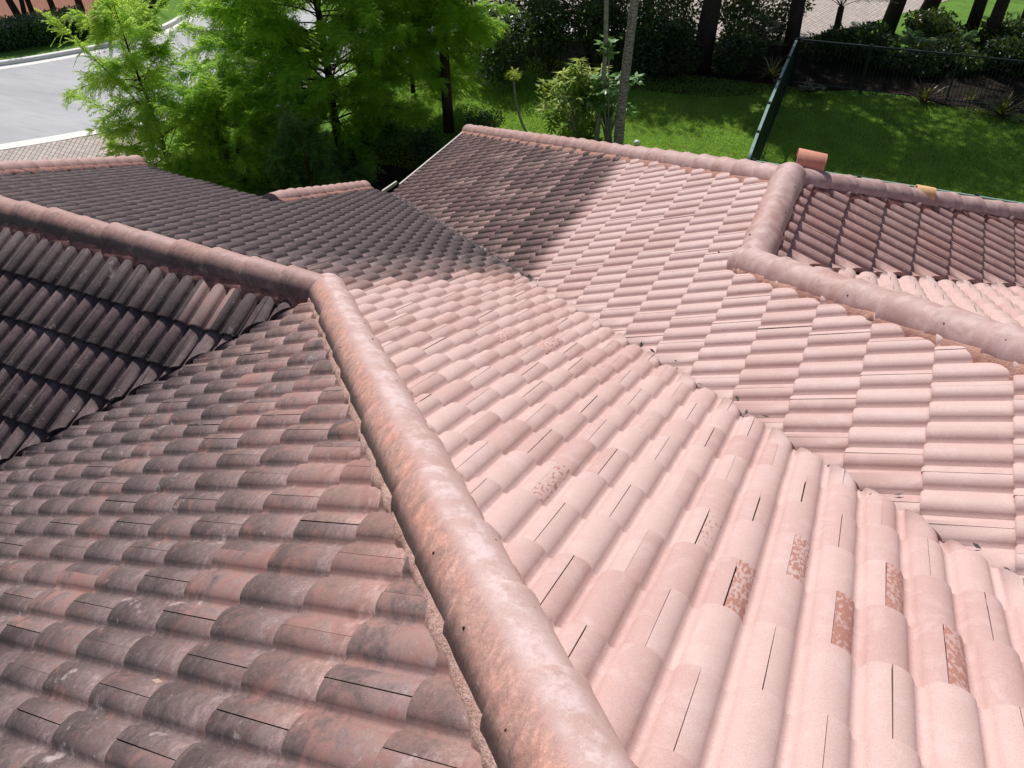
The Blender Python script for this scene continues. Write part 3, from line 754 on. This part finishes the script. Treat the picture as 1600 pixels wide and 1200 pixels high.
def cypress(name, base, height, rad, z0, label, seed, nl=60, mat=CYP, lean=(0, 0), density=1.0, trunk_r=.13, bark=DBARK, up=.35, leafL=.10):
    g = np.random.default_rng(seed); base = np.array(base, float)
    root = empty(name, tuple(base), label, 'tree', 'feathery cypress trees beside the house')
    ts = np.linspace(0, 1, 9)
    wob = np.stack([smooth_noise1(9, seed, 3)*.05, smooth_noise1(9, seed+5, 3)*.05], 1)
    tp = np.stack([base[0] + lean[0]*ts + wob[:,0], base[1] + lean[1]*ts + wob[:,1], base[2] + height*ts], 1); tp[0, :2] = base[:2]
    tm = MB(); tm.tube(tp, trunk_r * (1 - .88*ts), 9); tm.build('trunk', bark, root)
    at = lambda f: np.array([np.interp(f, ts, tp[:, k]) for k in range(3)])
    lm = MB(); C = []; D = []; NN = []; L = []; W = []; RR = []
    for i in range(nl):
        f = z0 + (1 - z0) * (i + g.random()) / nl * .98
        az = i * 2.399 + g.normal(0, .6)
        shape = (1 - ((f - z0)/(1 - z0)) ** 1.5) * .85 + .15
        low = min(1, .55 + (f - z0) * 4)
        Ln = rad * shape * low * g.uniform(.6, 1.12)
        el = up + g.normal(0, .30) + .5 * (f - z0)
        p0 = at(f); k = 8; tt = np.linspace(0, 1, k)
        dirh = np.array([math.cos(az), math.sin(az)])
        x = Ln * tt; z = Ln * (math.tan(min(el, 1.1)) * tt - .30 * tt**2.2)
        side = np.array([-dirh[1], dirh[0]]) * g.normal(0, .12) * Ln
        pts = np.c_[p0[0] + dirh[0]*x + side[0]*tt**2, p0[1] + dirh[1]*x + side[1]*tt**2, p0[2] + z]
        lm.tube(pts, .016 * (1 - .85*tt) * (Ln/2.0 + .3), 4, cap=False)
        nt = int(Ln / .026 * density) + 6
        for q in range(nt):
            s = g.uniform(.16, 1) ** .8
            c = np.array([np.interp(s, tt, pts[:, kk]) for kk in range(3)])
            td = (pts[min(k-1, int(s*(k-1))+1)] - pts[int(s*(k-1)) - (1 if s >= 1 else 0)]); td /= (np.linalg.norm(td) + 1e-9)
            sg = 1 if g.random() < .5 else -1
            sv_ = np.cross(td, [0,0,1]) * sg
            dr = td * g.uniform(.3, .9) + sv_ * g.uniform(.4, 1.0) + np.array([0, 0, g.normal(.08, .55)]); dr /= np.linalg.norm(dr)
            tl = g.uniform(.18, .46) * (1.15 - .5*s) + .06
            m = max(5, int(tl / .026)); w = (np.arange(m) + .5) / m
            droop = -.38 * tl
            P = c + np.outer(w*tl, dr); P[:, 2] += droop * w**2
            tn = dr + np.array([0, 0, 2*droop/tl*.5])
            fs = np.cross(dr, [0,0,1]); fs /= (np.linalg.norm(fs) + 1e-9)
            for sgn in (-1, 1):
                dd = dr*.75 + fs*sgn*.8 + np.array([0,0,-.25]) + g.normal(0, .13, (m, 3))
                C.append(P); D.append(dd); NN.append(np.tile(np.array([0,0,1.]), (m,1)) + g.normal(0, .45, (m,3)))
                L.append(leafL * 1.15 * (1.05 - .5*w) * g.uniform(.7, 1.15, m)); W.append(np.full(m, .021)); RR.append(np.clip(np.full(m, g.random()) + g.normal(0, .08, m), 0, 1))
    lm.build('branches', BARK, root)
    C, D, NN, L, W, RR = [np.concatenate(x) for x in (C, D, NN, L, W, RR)]
    quads_mesh('crown', leaf_quads(C, D, NN, L, W), mat, root, dict(rnd=RR))
    return root

cypress('cypress_tree', gp(535, 243), 8.6, 3.7, .08, 'tall feathery green cypress with dark trunk left of the roof valley, biggest of its kind', 41, nl=200, up=.30, density=1.45)
cypress('cypress_tree', gp(702, 206), 8.2, 2.35, .26, 'feathery cypress whose bare dark trunk rises behind the far left corner of the roof', 43, nl=125, trunk_r=.17, up=.16, density=1.15)
cypress('cypress_tree', (-16.9, 18.6, 0), 5.0, 2.3, .10, 'light green cypress standing behind the young one, in front of the road bend', 61, nl=80, mat=CYP2, trunk_r=.08, up=.3, density=1.2)
cypress('cypress_tree', (-13.0, 20.4, 0), 5.6, 2.2, .10, 'light green cypress between the biggest one and the one with the bare trunk', 67, nl=80, mat=CYP2, trunk_r=.08, up=.3, density=1.2)
cypress('cypress_tree', (-16.6, 13.9, 0), 4.5, 2.35, .10, 'young yellow green cypress with long thin side branches overhanging the road', 47, nl=70, mat=CYP2, trunk_r=.07, up=.28, density=1.0)
cypress('cypress_tree', (-14.3, 14.1, 0), 3.1, 2.0, .10, 'low bright green cypress right behind the dark roof edge', 53, nl=80, mat=CYP, trunk_r=.06, up=.25, density=1.3)
cypress('cypress_tree', (-12.1, 13.9, 0), 2.5, 1.45, .10, 'small dark green cypress behind the short row of ridge tiles', 59, nl=34, mat=MLEAF, trunk_r=.05, up=.25, density=1.0)

def cloud(name, parent, c, rad, n, L, W, mat, seed, shell=.55, flat=0.0, ground=None, lumps=9):
    """leaf cloud built of several lumps so the outline is uneven"""
    g = np.random.default_rng(seed); c = np.array(c, float); rad = np.array(rad, float)
    lc = g.normal(0, 1, (lumps, 3)); lc /= np.linalg.norm(lc, axis=1)[:, None]; lc = c + lc * rad * g.uniform(.25, .72, (lumps, 1)); lr = g.uniform(.35, .6, lumps)
    k = g.integers(0, lumps, n)
    v = g.normal(0, 1, (n, 3)); v /= np.linalg.norm(v, axis=1)[:, None]
    P = lc[k] + v * rad * (lr[k] * (shell + (1 - shell) * g.random(n)))[:, None]
    D = v + g.normal(0, .7, (n, 3)) + np.array([0, 0, -.35])
    if ground is not None:
        ok = P[:, 2] > ground; P, D, v, k = P[ok], D[ok], v[ok], k[ok]
    m = len(P)
    Q = leaf_quads(P, D, v + g.normal(0, .6, (m, 3)), L * g.uniform(.6, 1.2, m), W * g.uniform(.7, 1.2, m))
    rr = np.clip(g.random(lumps)[k] * .6 + g.random(m) * .5, 0, 1)
    return quads_mesh(name, Q, mat, parent, dict(rnd=rr))

def shrub(base, r, h, n, L, label, seed, mat=DLEAF, name='shrub', group=None, cat='shrub', W=None):
    base = np.array(base, float); root = empty(name, tuple(base), label, cat, group)
    g = np.random.default_rng(seed); st = MB()
    for i in range(6):
        a = g.random()*6.28; e = base + np.array([math.cos(a)*r*.5, math.sin(a)*r*.5, h*.75])
        st.tube([base + g.normal(0, .04, 3)*[1,1,0], (base+e)/2 + g.normal(0,.05,3), e], [.025, .018, .008], 5)
    st.build('stems', DBARK, root)
    cloud('foliage', root, base + [0,0,h*.5], (r, r, h*.55), n, L, W or L*.45, mat, seed, ground=.02)
    return root

def tree(base, h, cr, cz, label, seed, tr=.16, lean=(0,0), n=9000, L=.22, mat=DLEAF, group='shade trees beyond the lawn', name='shade_tree', flat=.6):
    base = np.array(base, float); root = empty(name, tuple(base), label, 'tree', group)
    g = np.random.default_rng(seed); top = base + [lean[0], lean[1], h*.7]
    tm = MB(); ts = np.linspace(0, 1, 7)[:, None]
    pts = base + (top - base)*ts + np.c_[smooth_noise1(7, seed, 2)*.05, smooth_noise1(7, seed+3, 2)*.05, np.zeros(7)]*np.sin(ts*3.1)
    tm.tube(pts, tr*(1.15 - .6*ts[:,0]), 10); tm.build('trunk', DBARK, root)
    bm_ = MB()
    for i in range(7):
        a = i*2.4 + g.random(); s = g.uniform(.45, .95); p = base + (top-base)*s
        e = p + np.array([math.cos(a)*cr*.7, math.sin(a)*cr*.7, g.uniform(.6, 1.6)])
        bm_.tube([p, (p+e)/2 + [0,0,.2], e], [tr*.5, tr*.3, tr*.1], 6)
    bm_.build('limbs', DBARK, root)
    cloud('crown', root, top + [0, 0, cz], (cr, cr, cr*flat), n, L, L*.42, mat, seed, lumps=14)
    return root

# back row: trunks stand in view, crowns shade the lawn from above the frame
BT = [((1094, 108), 10.0, 2.2, .30, (.25, 1.2), 'thick dark trunk tree before the pale paved drive, left of the long fence'),
      ((1232, 92), 12.0, 4.0, .22, (.1, 0), 'dark trunk tree at the far end of the long green fence'),
      ((1384, 52), 13.5, 4.3, .26, (1.0, 0), 'leaning tree trunk at the top right in front of the paved drive'),
      ((1434, 46), 13.5, 4.3, .26, (2.2, .2), 'strongly leaning trunk right of the paved drive end'),
      ((1512, 62), 12.5, 4.0, .20, (.1, 0), 'first of the upright dark trunks in the upper right corner'),
      ((1538, 78), 11.0, 3.6, .20, (.25, 0), 'second of the upright dark trunks in the upper right corner'),
      ((1596, 60), 12.0, 4.0, .24, (0, 0), 'dark tree trunk cut by the right frame edge at the top'),
      ((1010, 78), 7.0, 1.7, .2, (0, .3), 'dark trunk hidden in deep shade just right of the tall pale palm'),
      ((705, 4), 11.5, 4.2, .22, (.2, -.8), 'added shade tree at the top edge above the two big cypress trees'),  # this and the next three are added to shade the back shrubs
      ((838, 6), 11.5, 4.2, .22, (0, -.8), 'added shade tree at the top edge behind the variegated bush'),
      ((948, 4), 12.0, 4.2, .22, (.3, -.8), 'added shade tree at the top edge just left of the ringed palm'),
      ((1165, 8), 12.0, 4.4, .22, (.2, -.8), 'added shade tree at the top edge between the thick trunk and the fence end'),
      ((860, 40), 8.0, 3.0, .2, (-.2, .4), 'shade tree deep behind the variegated bush')]
for i, (b_, h_, cr_, tr_, ln, lb) in enumerate(BT):
    tree(gp(*b_), h_, cr_, 1.0, lb, 100 + i, tr_, ln, n=8000, L=.28)
for i, (x, y, lb) in enumerate([(3.6, 23.2, None), (8.5, 24.5, None)]): pass
tree((6.9, 25.2, 0), 10.5, 3.8, 1.0, 'tree outside the right frame edge whose crown shades the right lawn', 131, .22, (-.4, 0), n=9000, L=.28)

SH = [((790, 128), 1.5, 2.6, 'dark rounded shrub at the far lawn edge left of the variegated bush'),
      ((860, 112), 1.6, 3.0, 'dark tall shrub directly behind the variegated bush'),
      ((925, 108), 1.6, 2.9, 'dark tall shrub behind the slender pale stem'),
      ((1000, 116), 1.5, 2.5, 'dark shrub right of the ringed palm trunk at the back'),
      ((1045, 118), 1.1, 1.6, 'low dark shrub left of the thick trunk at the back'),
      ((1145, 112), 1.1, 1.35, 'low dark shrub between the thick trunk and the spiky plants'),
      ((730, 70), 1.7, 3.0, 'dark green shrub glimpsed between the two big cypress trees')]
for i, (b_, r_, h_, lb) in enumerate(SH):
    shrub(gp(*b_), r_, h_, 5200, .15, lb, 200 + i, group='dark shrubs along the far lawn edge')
for i, (b_, r_, h_, n_, lb) in enumerate([
      ((1290, 92), 1.0, 1.0, 3600, 'dark leafy shrub behind the left end of the far fence'),
      ((1352, 100), 1.0, 1.1, 3600, 'dark leafy shrub behind the far fence below the leaning trunk'),
      ((1424, 112), .9, .8, 3200, 'low dark shrub behind the far fence, right of the leaning trunk'),
      ((1500, 108), 1.0, .8, 3200, 'low dark shrub behind the far fence beside the upright trunks'),
      ((1575, 112), 1.1, .9, 3600, 'dark shrub behind the far fence at the right frame edge'),
      ((1455, 62), 1.1, .9, 3200, 'green shrub on the far verge right of the strongly leaning trunk'),
      ((1560, 72), 1.3, 1.1, 3600, 'green shrub on the far verge at the right frame edge'),
      ((1050, 72), 1.5, 2.6, 2300, 'loose open leaved shrub in front of the paved drive, left of the thick trunk'),
      ((1140, 78), 1.4, 2.3, 2100, 'loose open leaved shrub in front of the paved drive, right of the thick trunk'),
      ((960, 60), 1.7, 3.2, 3600, 'tall open leaved shrub at the top behind the palm'),
      ((1215, 66), 1.1, 2.4, 1900, 'loose dark shrub beside the trunk at the far end of the long fence')]):
    shrub(gp(*b_), r_, h_, n_, .16, lb, 240 + i, group='dark shrubs around the paved drive')
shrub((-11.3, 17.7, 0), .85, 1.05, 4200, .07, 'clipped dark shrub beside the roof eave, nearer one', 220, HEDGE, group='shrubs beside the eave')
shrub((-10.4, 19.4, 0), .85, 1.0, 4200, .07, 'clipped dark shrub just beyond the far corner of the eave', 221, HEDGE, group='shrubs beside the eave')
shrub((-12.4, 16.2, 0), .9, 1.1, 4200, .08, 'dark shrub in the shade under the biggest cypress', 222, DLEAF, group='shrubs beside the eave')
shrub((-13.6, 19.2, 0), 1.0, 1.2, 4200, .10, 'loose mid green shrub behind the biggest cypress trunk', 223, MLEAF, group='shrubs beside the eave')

def frond_plant(base, n, L, h, label, seed, mat=DLEAF, name='palm_shrub', cat='plant', leaflets=26, lw=.03, ll=.28, group=None, droop=.8, trunk=None):
    base = np.array(base, float); g = np.random.default_rng(seed); root = empty(name, tuple(base), label, cat, group)
    st = MB(); Q = []; rr = []
    for i in range(n):
        az = i*2.4 + g.normal(0, .3); el = g.uniform(.35, 1.25); Ln = L*g.uniform(.75, 1.1); k = 9; t = np.linspace(0, 1, k)
        x = Ln*np.cos(el)*t; z = Ln*(np.sin(el)*t - droop*.5*t**2)
        pts = base + np.c_[np.cos(az)*x, np.sin(az)*x, h + z]
        st.tube(pts, .012*(1-.8*t), 4, cap=False)
        m = leaflets; s = np.linspace(.22, .99, m); P = np.stack([np.interp(s, t, pts[:, q]) for q in range(3)], 1)
        T = np.gradient(P, axis=0); T /= np.linalg.norm(T, axis=1)[:, None]; sd_ = np.cross(T, [0,0,1]); sd_ /= np.linalg.norm(sd_, axis=1)[:, None]+1e-9
        for sg in (-1, 1):
            D = T*.6 + sg*sd_ + np.array([0,0,-.35]) + g.normal(0,.08,(m,3))
            Q.append(leaf_quads(P, D, np.tile([0,0,1.], (m,1)), ll*np.sin(s*2.6+.3).clip(.2), np.full(m, lw))); rr.append(np.full(m, g.random()))
    if trunk: st.tube([base, base + [0,0,h]], [trunk, trunk*.85], 8)
    st.build('stems', DBARK if trunk else mat, root)
    quads_mesh('fronds', np.concatenate(Q), mat, root, dict(rnd=np.concatenate(rr)))
    return root
frond_plant(gp(1300, 78), 14, 2.3, 1.4, 'dark palm with hanging fronds against the pale paved drive', 301, DLEAF, trunk=.12)
frond_plant(gp(1350, 62), 11, .9, .2, 'low leafy frond plant left of the leaning trunk', 302, DLEAF, ll=.3, lw=.06)
frond_plant(gp(1425, 88), 13, 1.0, .3, 'broad frond plant behind the middle of the far fence', 303, MLEAF, ll=.26, lw=.05)
frond_plant(gp(1486, 92), 13, 1.1, .35, 'pale tipped frond plant leaning over the far fence', 304, MLEAF, ll=.26, lw=.045)
frond_plant(gp(1550, 30), 12, 1.3, .8, 'bright frond plant between the upright trunks at the top right', 305, MLEAF, ll=.3, lw=.045)
frond_plant(gp(1185, 86), 16, 1.6, .3, 'wide dark fan shaped palm at the end of the long fence', 306, DLEAF, ll=.35, lw=.035)
frond_plant(gp(1262, 150), 9, .7, .1, 'low dark fern inside the corner of the two fences', 307, DLEAF, ll=.2, lw=.04)

def strap_plant(base, n, L, label, seed, mat, w=.05, group='spiky plants by the far fence', up=.9):
    base = np.array(base, float); g = np.random.default_rng(seed); Q = []; rr = []
    for i in range(n):
        az = g.random()*6.28; el = g.uniform(.35, 1.35)*up; Ln = L*g.uniform(.6, 1.1); k = 6; t = np.linspace(0, 1, k)
        x = Ln*np.cos(el)*t; z = Ln*(np.sin(el)*t - .35*t**2.2)
        c = base + np.c_[np.cos(az)*x, np.sin(az)*x, .02 + z]
        s = np.array([-math.sin(az), math.cos(az), 0]); ww = (w*(1-t)**.6)[:, None]
        A, B = c + s*ww*.5, c - s*ww*.5
        for j in range(k-1): Q.append(np.stack([A[j], A[j+1], B[j+1], B[j]])); rr.append(g.random() if j == 0 else rr[-1])
    o = quads_mesh('spiky_plant', np.array(Q), mat, None, dict(rnd=rr)); return tag(o, label, 'plant', group)
strap_plant(gp(1442, 160), 44, 1.15, 'reddish spiky bromeliad at the foot of the far fence, left of the diagonal post', 401, RLEAF, .07)
strap_plant(gp(1562, 182), 60, 1.3, 'golden spiky bromeliad near the right edge beside the shaded lawn', 402, GLEAF, .06)
strap_plant(gp(1205, 122), 30, 1.2, 'dark spiky plant leaning beside the far end of the long fence', 403, GLEAF, .06)
strap_plant(gp(1516, 158), 26, .6, 'small yellowish ground plant between the two spiky bromeliads', 404, GLEAF, .04)

# slender trees and bushes on the sunny lawn
def pole_tree(name, pts, r0, r1, mat, label, cat='tree', crown=None):
    pts = catmull(pts, 5); root = empty(name, tuple(pts[0]), label, cat)
    m = MB(); m.tube(pts, np.linspace(r0, r1, len(pts)), 12); m.build('trunk', mat, root)
    if crown: crown(root, pts[-1])
    return root
def palm_crown(root, p):
    g = np.random.default_rng(77); Q = []; rr = []; st = MB()
    for i in range(14):
        az = i*2.4; el = g.uniform(.0, 1.1); Ln = 1.9; t = np.linspace(0, 1, 9); x = Ln*np.cos(el)*t; z = Ln*(np.sin(el)*t - .6*t**2)
        P0 = p + np.c_[np.cos(az)*x, np.sin(az)*x, z]; st.tube(P0, .02*(1-.8*t), 4, cap=False)
        s = np.linspace(.15, 1, 34); P = np.stack([np.interp(s, t, P0[:, q]) for q in range(3)], 1); T = np.gradient(P, axis=0); T /= np.linalg.norm(T, axis=1)[:, None]
        sd_ = np.cross(T, [0,0,1])
        for sg in (-1, 1): Q.append(leaf_quads(P, T*.6+sg*sd_+[0,0,-.5], np.tile([0,0,1.], (34,1)), np.full(34,.4), np.full(34,.035))); rr.append(np.full(34, g.random()))
    st.build('stems', MLEAF, root); quads_mesh('fronds', np.concatenate(Q), MLEAF, root, dict(rnd=np.concatenate(rr)))
pb = gp(965, 236); pole_tree('palm_tree', [pb, pb+[.06,0,1.5], pb+[.20,0,3.5], pb+[.36,0,6.2]], .145, .10, PALMBARK, 'tall palm with grey ringed trunk standing on the lawn just behind the roof ridge', 'palm', palm_crown)
sb = gp(931, 226)
def slim_crown(root, p): cloud('crown', root, p + [0,0,.2], (.9,.9,.6), 900, .2, .09, PLEAF, 78)
pole_tree('slender_tree', [sb, sb+[.08,0,1.2], sb+[.17,0,2.4], sb+[.14,0,4.4], sb+[.2,0,6.0]], .075, .05, PALEBARK, 'slender smooth pale green trunk left of the ringed palm', 'tree', slim_crown)
yb = gp(822, 206)
def tuft(root, p): cloud('leaf_tuft', root, p, (.22, .22, .16), 120, .14, .05, YLEAF, 79, lumps=4)
pole_tree('bent_sapling', [yb, yb+[-.16,0,.35], yb+[-.34,.05,.95], yb+[-.40,.1,1.55]], .038, .03, PALEBARK, 'thin bent pale sapling with a tuft of yellow leaves left of the variegated bush', 'sapling', tuft)

def whorl_bush(base, tips, label, seed, mat, name, L=.3, W=.06, leaves=11, cat='bush', stem=PALEBARK, star=False, split=1):
    base = np.array(base, float); g = np.random.default_rng(seed); root = empty(name, tuple(base), label, cat)
    st = MB(); Q = []; rr = []
    for tip in tips:
        tip = base + np.array(tip); mid = (base*.6 + tip*.4) + np.array([0,0,.25]); st.tube(catmull([base + g.normal(0,.05,3)*[1,1,0], mid, tip], 4), np.linspace(.022, .009, 9), 5, cap=False)
        for lev in range(split):
            p = tip - np.array([0,0,1])*lev*.16 + g.normal(0, .03, 3); cr = g.random()
            for i in range(leaves):
                az = i*2.4 + g.random(); D = np.array([math.cos(az), math.sin(az), g.uniform(-.9, .35)])
                Q.append(leaf_quads(p[None], D[None], np.array([[0,0,1.]]) + g.normal(0,.2,(1,3)), np.array([L*g.uniform(.7,1.15)]), np.array([W])))
                rr.append(np.clip(cr*.7 + g.random()*.45 - lev*.18, 0, 1))
    st.build('stems', stem, root); quads_mesh('foliage', np.concatenate(Q), mat, root, dict(rnd=rr)); return root
g_ = np.random.default_rng(9)
tips = [(g_.uniform(-.95, .55), g_.uniform(-.5, .5), z) for z in np.linspace(.35, 2.25, 58)]
tips = [(x*(1 if z > .9 else .55), y, z*(1 - .18*abs(x))) for x, y, z in tips]
whorl_bush(gp(905, 222), tips, 'bushy plant with long yellow and green variegated leaves on the sunny lawn', 501, YLEAF, 'variegated_bush', .30, .065, 11, split=3)
tips = [(g_.uniform(-.75, .65), g_.uniform(-.45, .45), z) for z in np.linspace(1.05, 1.95, 26)] + [(-.25, 0, 2.75), (-.15, .1, 2.85), (-.05, -.1, 2.7)]
whorl_bush(gp(950, 228), tips, 'papaya like plant with lobed light green leaves between the slender trunk and the palm', 502, PLEAF, 'papaya_plant', .26, .10, 10, split=2)

# white ball
bo = MB(); bc = gp(995, 223, .07)
for i in range(1): 
    th = np.linspace(.0, math.pi, 9); V = []; 
    for a in th:
        for k in range(14): V.append(bc + .085*np.array([math.sin(a)*math.cos(k*math.pi/7), math.sin(a)*math.sin(k*math.pi/7), math.cos(a)*.92]))
    bo.add(V, [(a*14+k, (a+1)*14+k, (a+1)*14+(k+1)%14, a*14+(k+1)%14) for a in range(8) for k in range(14)], 0, True)
tag(bo.build('ball', simple('white plastic', (.78, .80, .78), .4, .5, .05)), 'small white ball lying on the lawn right of the palm', 'ball')

# far left: hedge, bed trees
def hedge(path, w, h, label, seed):
    g = np.random.default_rng(seed); path = np.array(path, float); seg = np.linalg.norm(np.diff(path, axis=0), axis=1); cum = np.r_[0, np.cumsum(seg)]
    n = 30000; t = g.random(n)*cum[-1]; i = np.clip(np.searchsorted(cum, t) - 1, 0, len(seg)-1); f = (t - cum[i])/seg[i]
    c = path[i] + (path[i+1]-path[i])*f[:, None]; d = (path[i+1]-path[i])/seg[i][:, None]; s = np.stack([d[:,1], -d[:,0]], 1)
    face = g.random(n); a = g.uniform(-1, 1, n); z = g.random(n)
    off = np.where(face < .38, a*w/2, np.sign(a)*w/2); zz = np.where(face < .38, h, z*h) + g.normal(0, .03, n)
    off = off + g.normal(0, .03, n)
    P = np.c_[c + s*off[:, None], zz]
    Nn = np.where((face < .38)[:, None], np.array([[0,0,1.]]), np.c_[s*np.sign(off)[:, None], np.zeros(n)])
    D = Nn*.6 + g.normal(0, .8, (n, 3)); Q = leaf_quads(P, D, Nn + g.normal(0,.5,(n,3)), g.uniform(.06,.11,n), g.uniform(.03,.05,n))
    root = empty('hedge', (path[0][0], path[0][1], 0), label, 'hedge', 'clipped hedges by the road')
    core = MB()
    for a_, b_ in zip(path[:-1], path[1:]): core.beam((a_[0], a_[1], h/2-.03), (b_[0], b_[1], h/2-.03), w-.1, h-.08)
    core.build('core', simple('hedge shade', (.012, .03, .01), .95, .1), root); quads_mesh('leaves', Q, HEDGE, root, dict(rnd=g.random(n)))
KO = offset(K, -2.55)
hedge([tuple(p) for p in KO[(KO[:,1] > 12) & (KO[:,1] < 23.6)]][::3], 1.5, .85, 'clipped dark green hedge between the mulch bed and the road verge', 601)
hedge([tuple(p) for p in KO[(KO[:,1] > 25.5) & (KO[:,1] < 33)]][::3], 1.2, 1.1, 'dark hedge following the kerb at the very top of the picture', 602)
LT = [((38, 42), (-.9, -.5), .13, 'leaning dark trunk furthest left in the mulch bed'), ((42, 40), (.9, .2), .09, 'thin trunk crossing the leaning one in the mulch bed'), ((53, 26), (-.2, 0), .10, 'upright thin trunk in the mulch bed right of the crossing pair'),
      ((84, 16), (-.8, .2), .11, 'slanting trunk in the middle of the mulch bed'), ((128, 18), (.1, 0), .13, 'thick dark trunk in the mulch bed above the hedge end'), ((163, 14), (.1, 0), .09, 'thin dark trunk at the right end of the mulch bed')]
for i, (b_, ln, tr_, lb) in enumerate(LT):
    tree(gp(*b_), 6.4, 1.25, .5, lb, 700+i, tr_, (ln[0]-.5, ln[1]+.6), n=1500, L=.2, group='trees in the mulch bed')
shrub((-27.0, 21.0, 0) if False else gp(205, 66) + [-1.0, .8, 0], 1.5, 1.8, 5200, .12, 'yellow green shrub at the road curve behind the young cypress', 730, CYP2, group=None)

# grass
def blades(n, x0, x1, y0, y1, seed, h=.075):
    g = np.random.default_rng(seed); x = g.uniform(x0, x1, n); y = g.uniform(y0, y1, n)
    P = np.c_[x, y, np.zeros(n)]; a = g.random(n)*6.28; H = h*g.uniform(.5, 1.2, n); w = g.uniform(.008, .014, n)
    s = np.c_[np.cos(a), np.sin(a), np.zeros(n)]; ln = np.c_[g.normal(0, .35, (n,2))*H[:,None], H]
    Q = np.stack([P - s*w[:,None], P + s*w[:,None], P + ln], 1)
    clump = .5 + .5*np.sin(x*3.1 + np.sin(y*2.3)*2)*np.sin(y*2.7 + np.sin(x*1.9)*2)
    return quads_mesh('grass', Q, GRASS, None, dict(rnd=np.clip(g.random(n)*.7 + clump*.3, 0, 1)))
tag(blades(170000, -14.5, 6.5, 17.0, 26.4, 801), 'bright green mown grass of the two lawns behind the house', 'grass', kind='stuff')
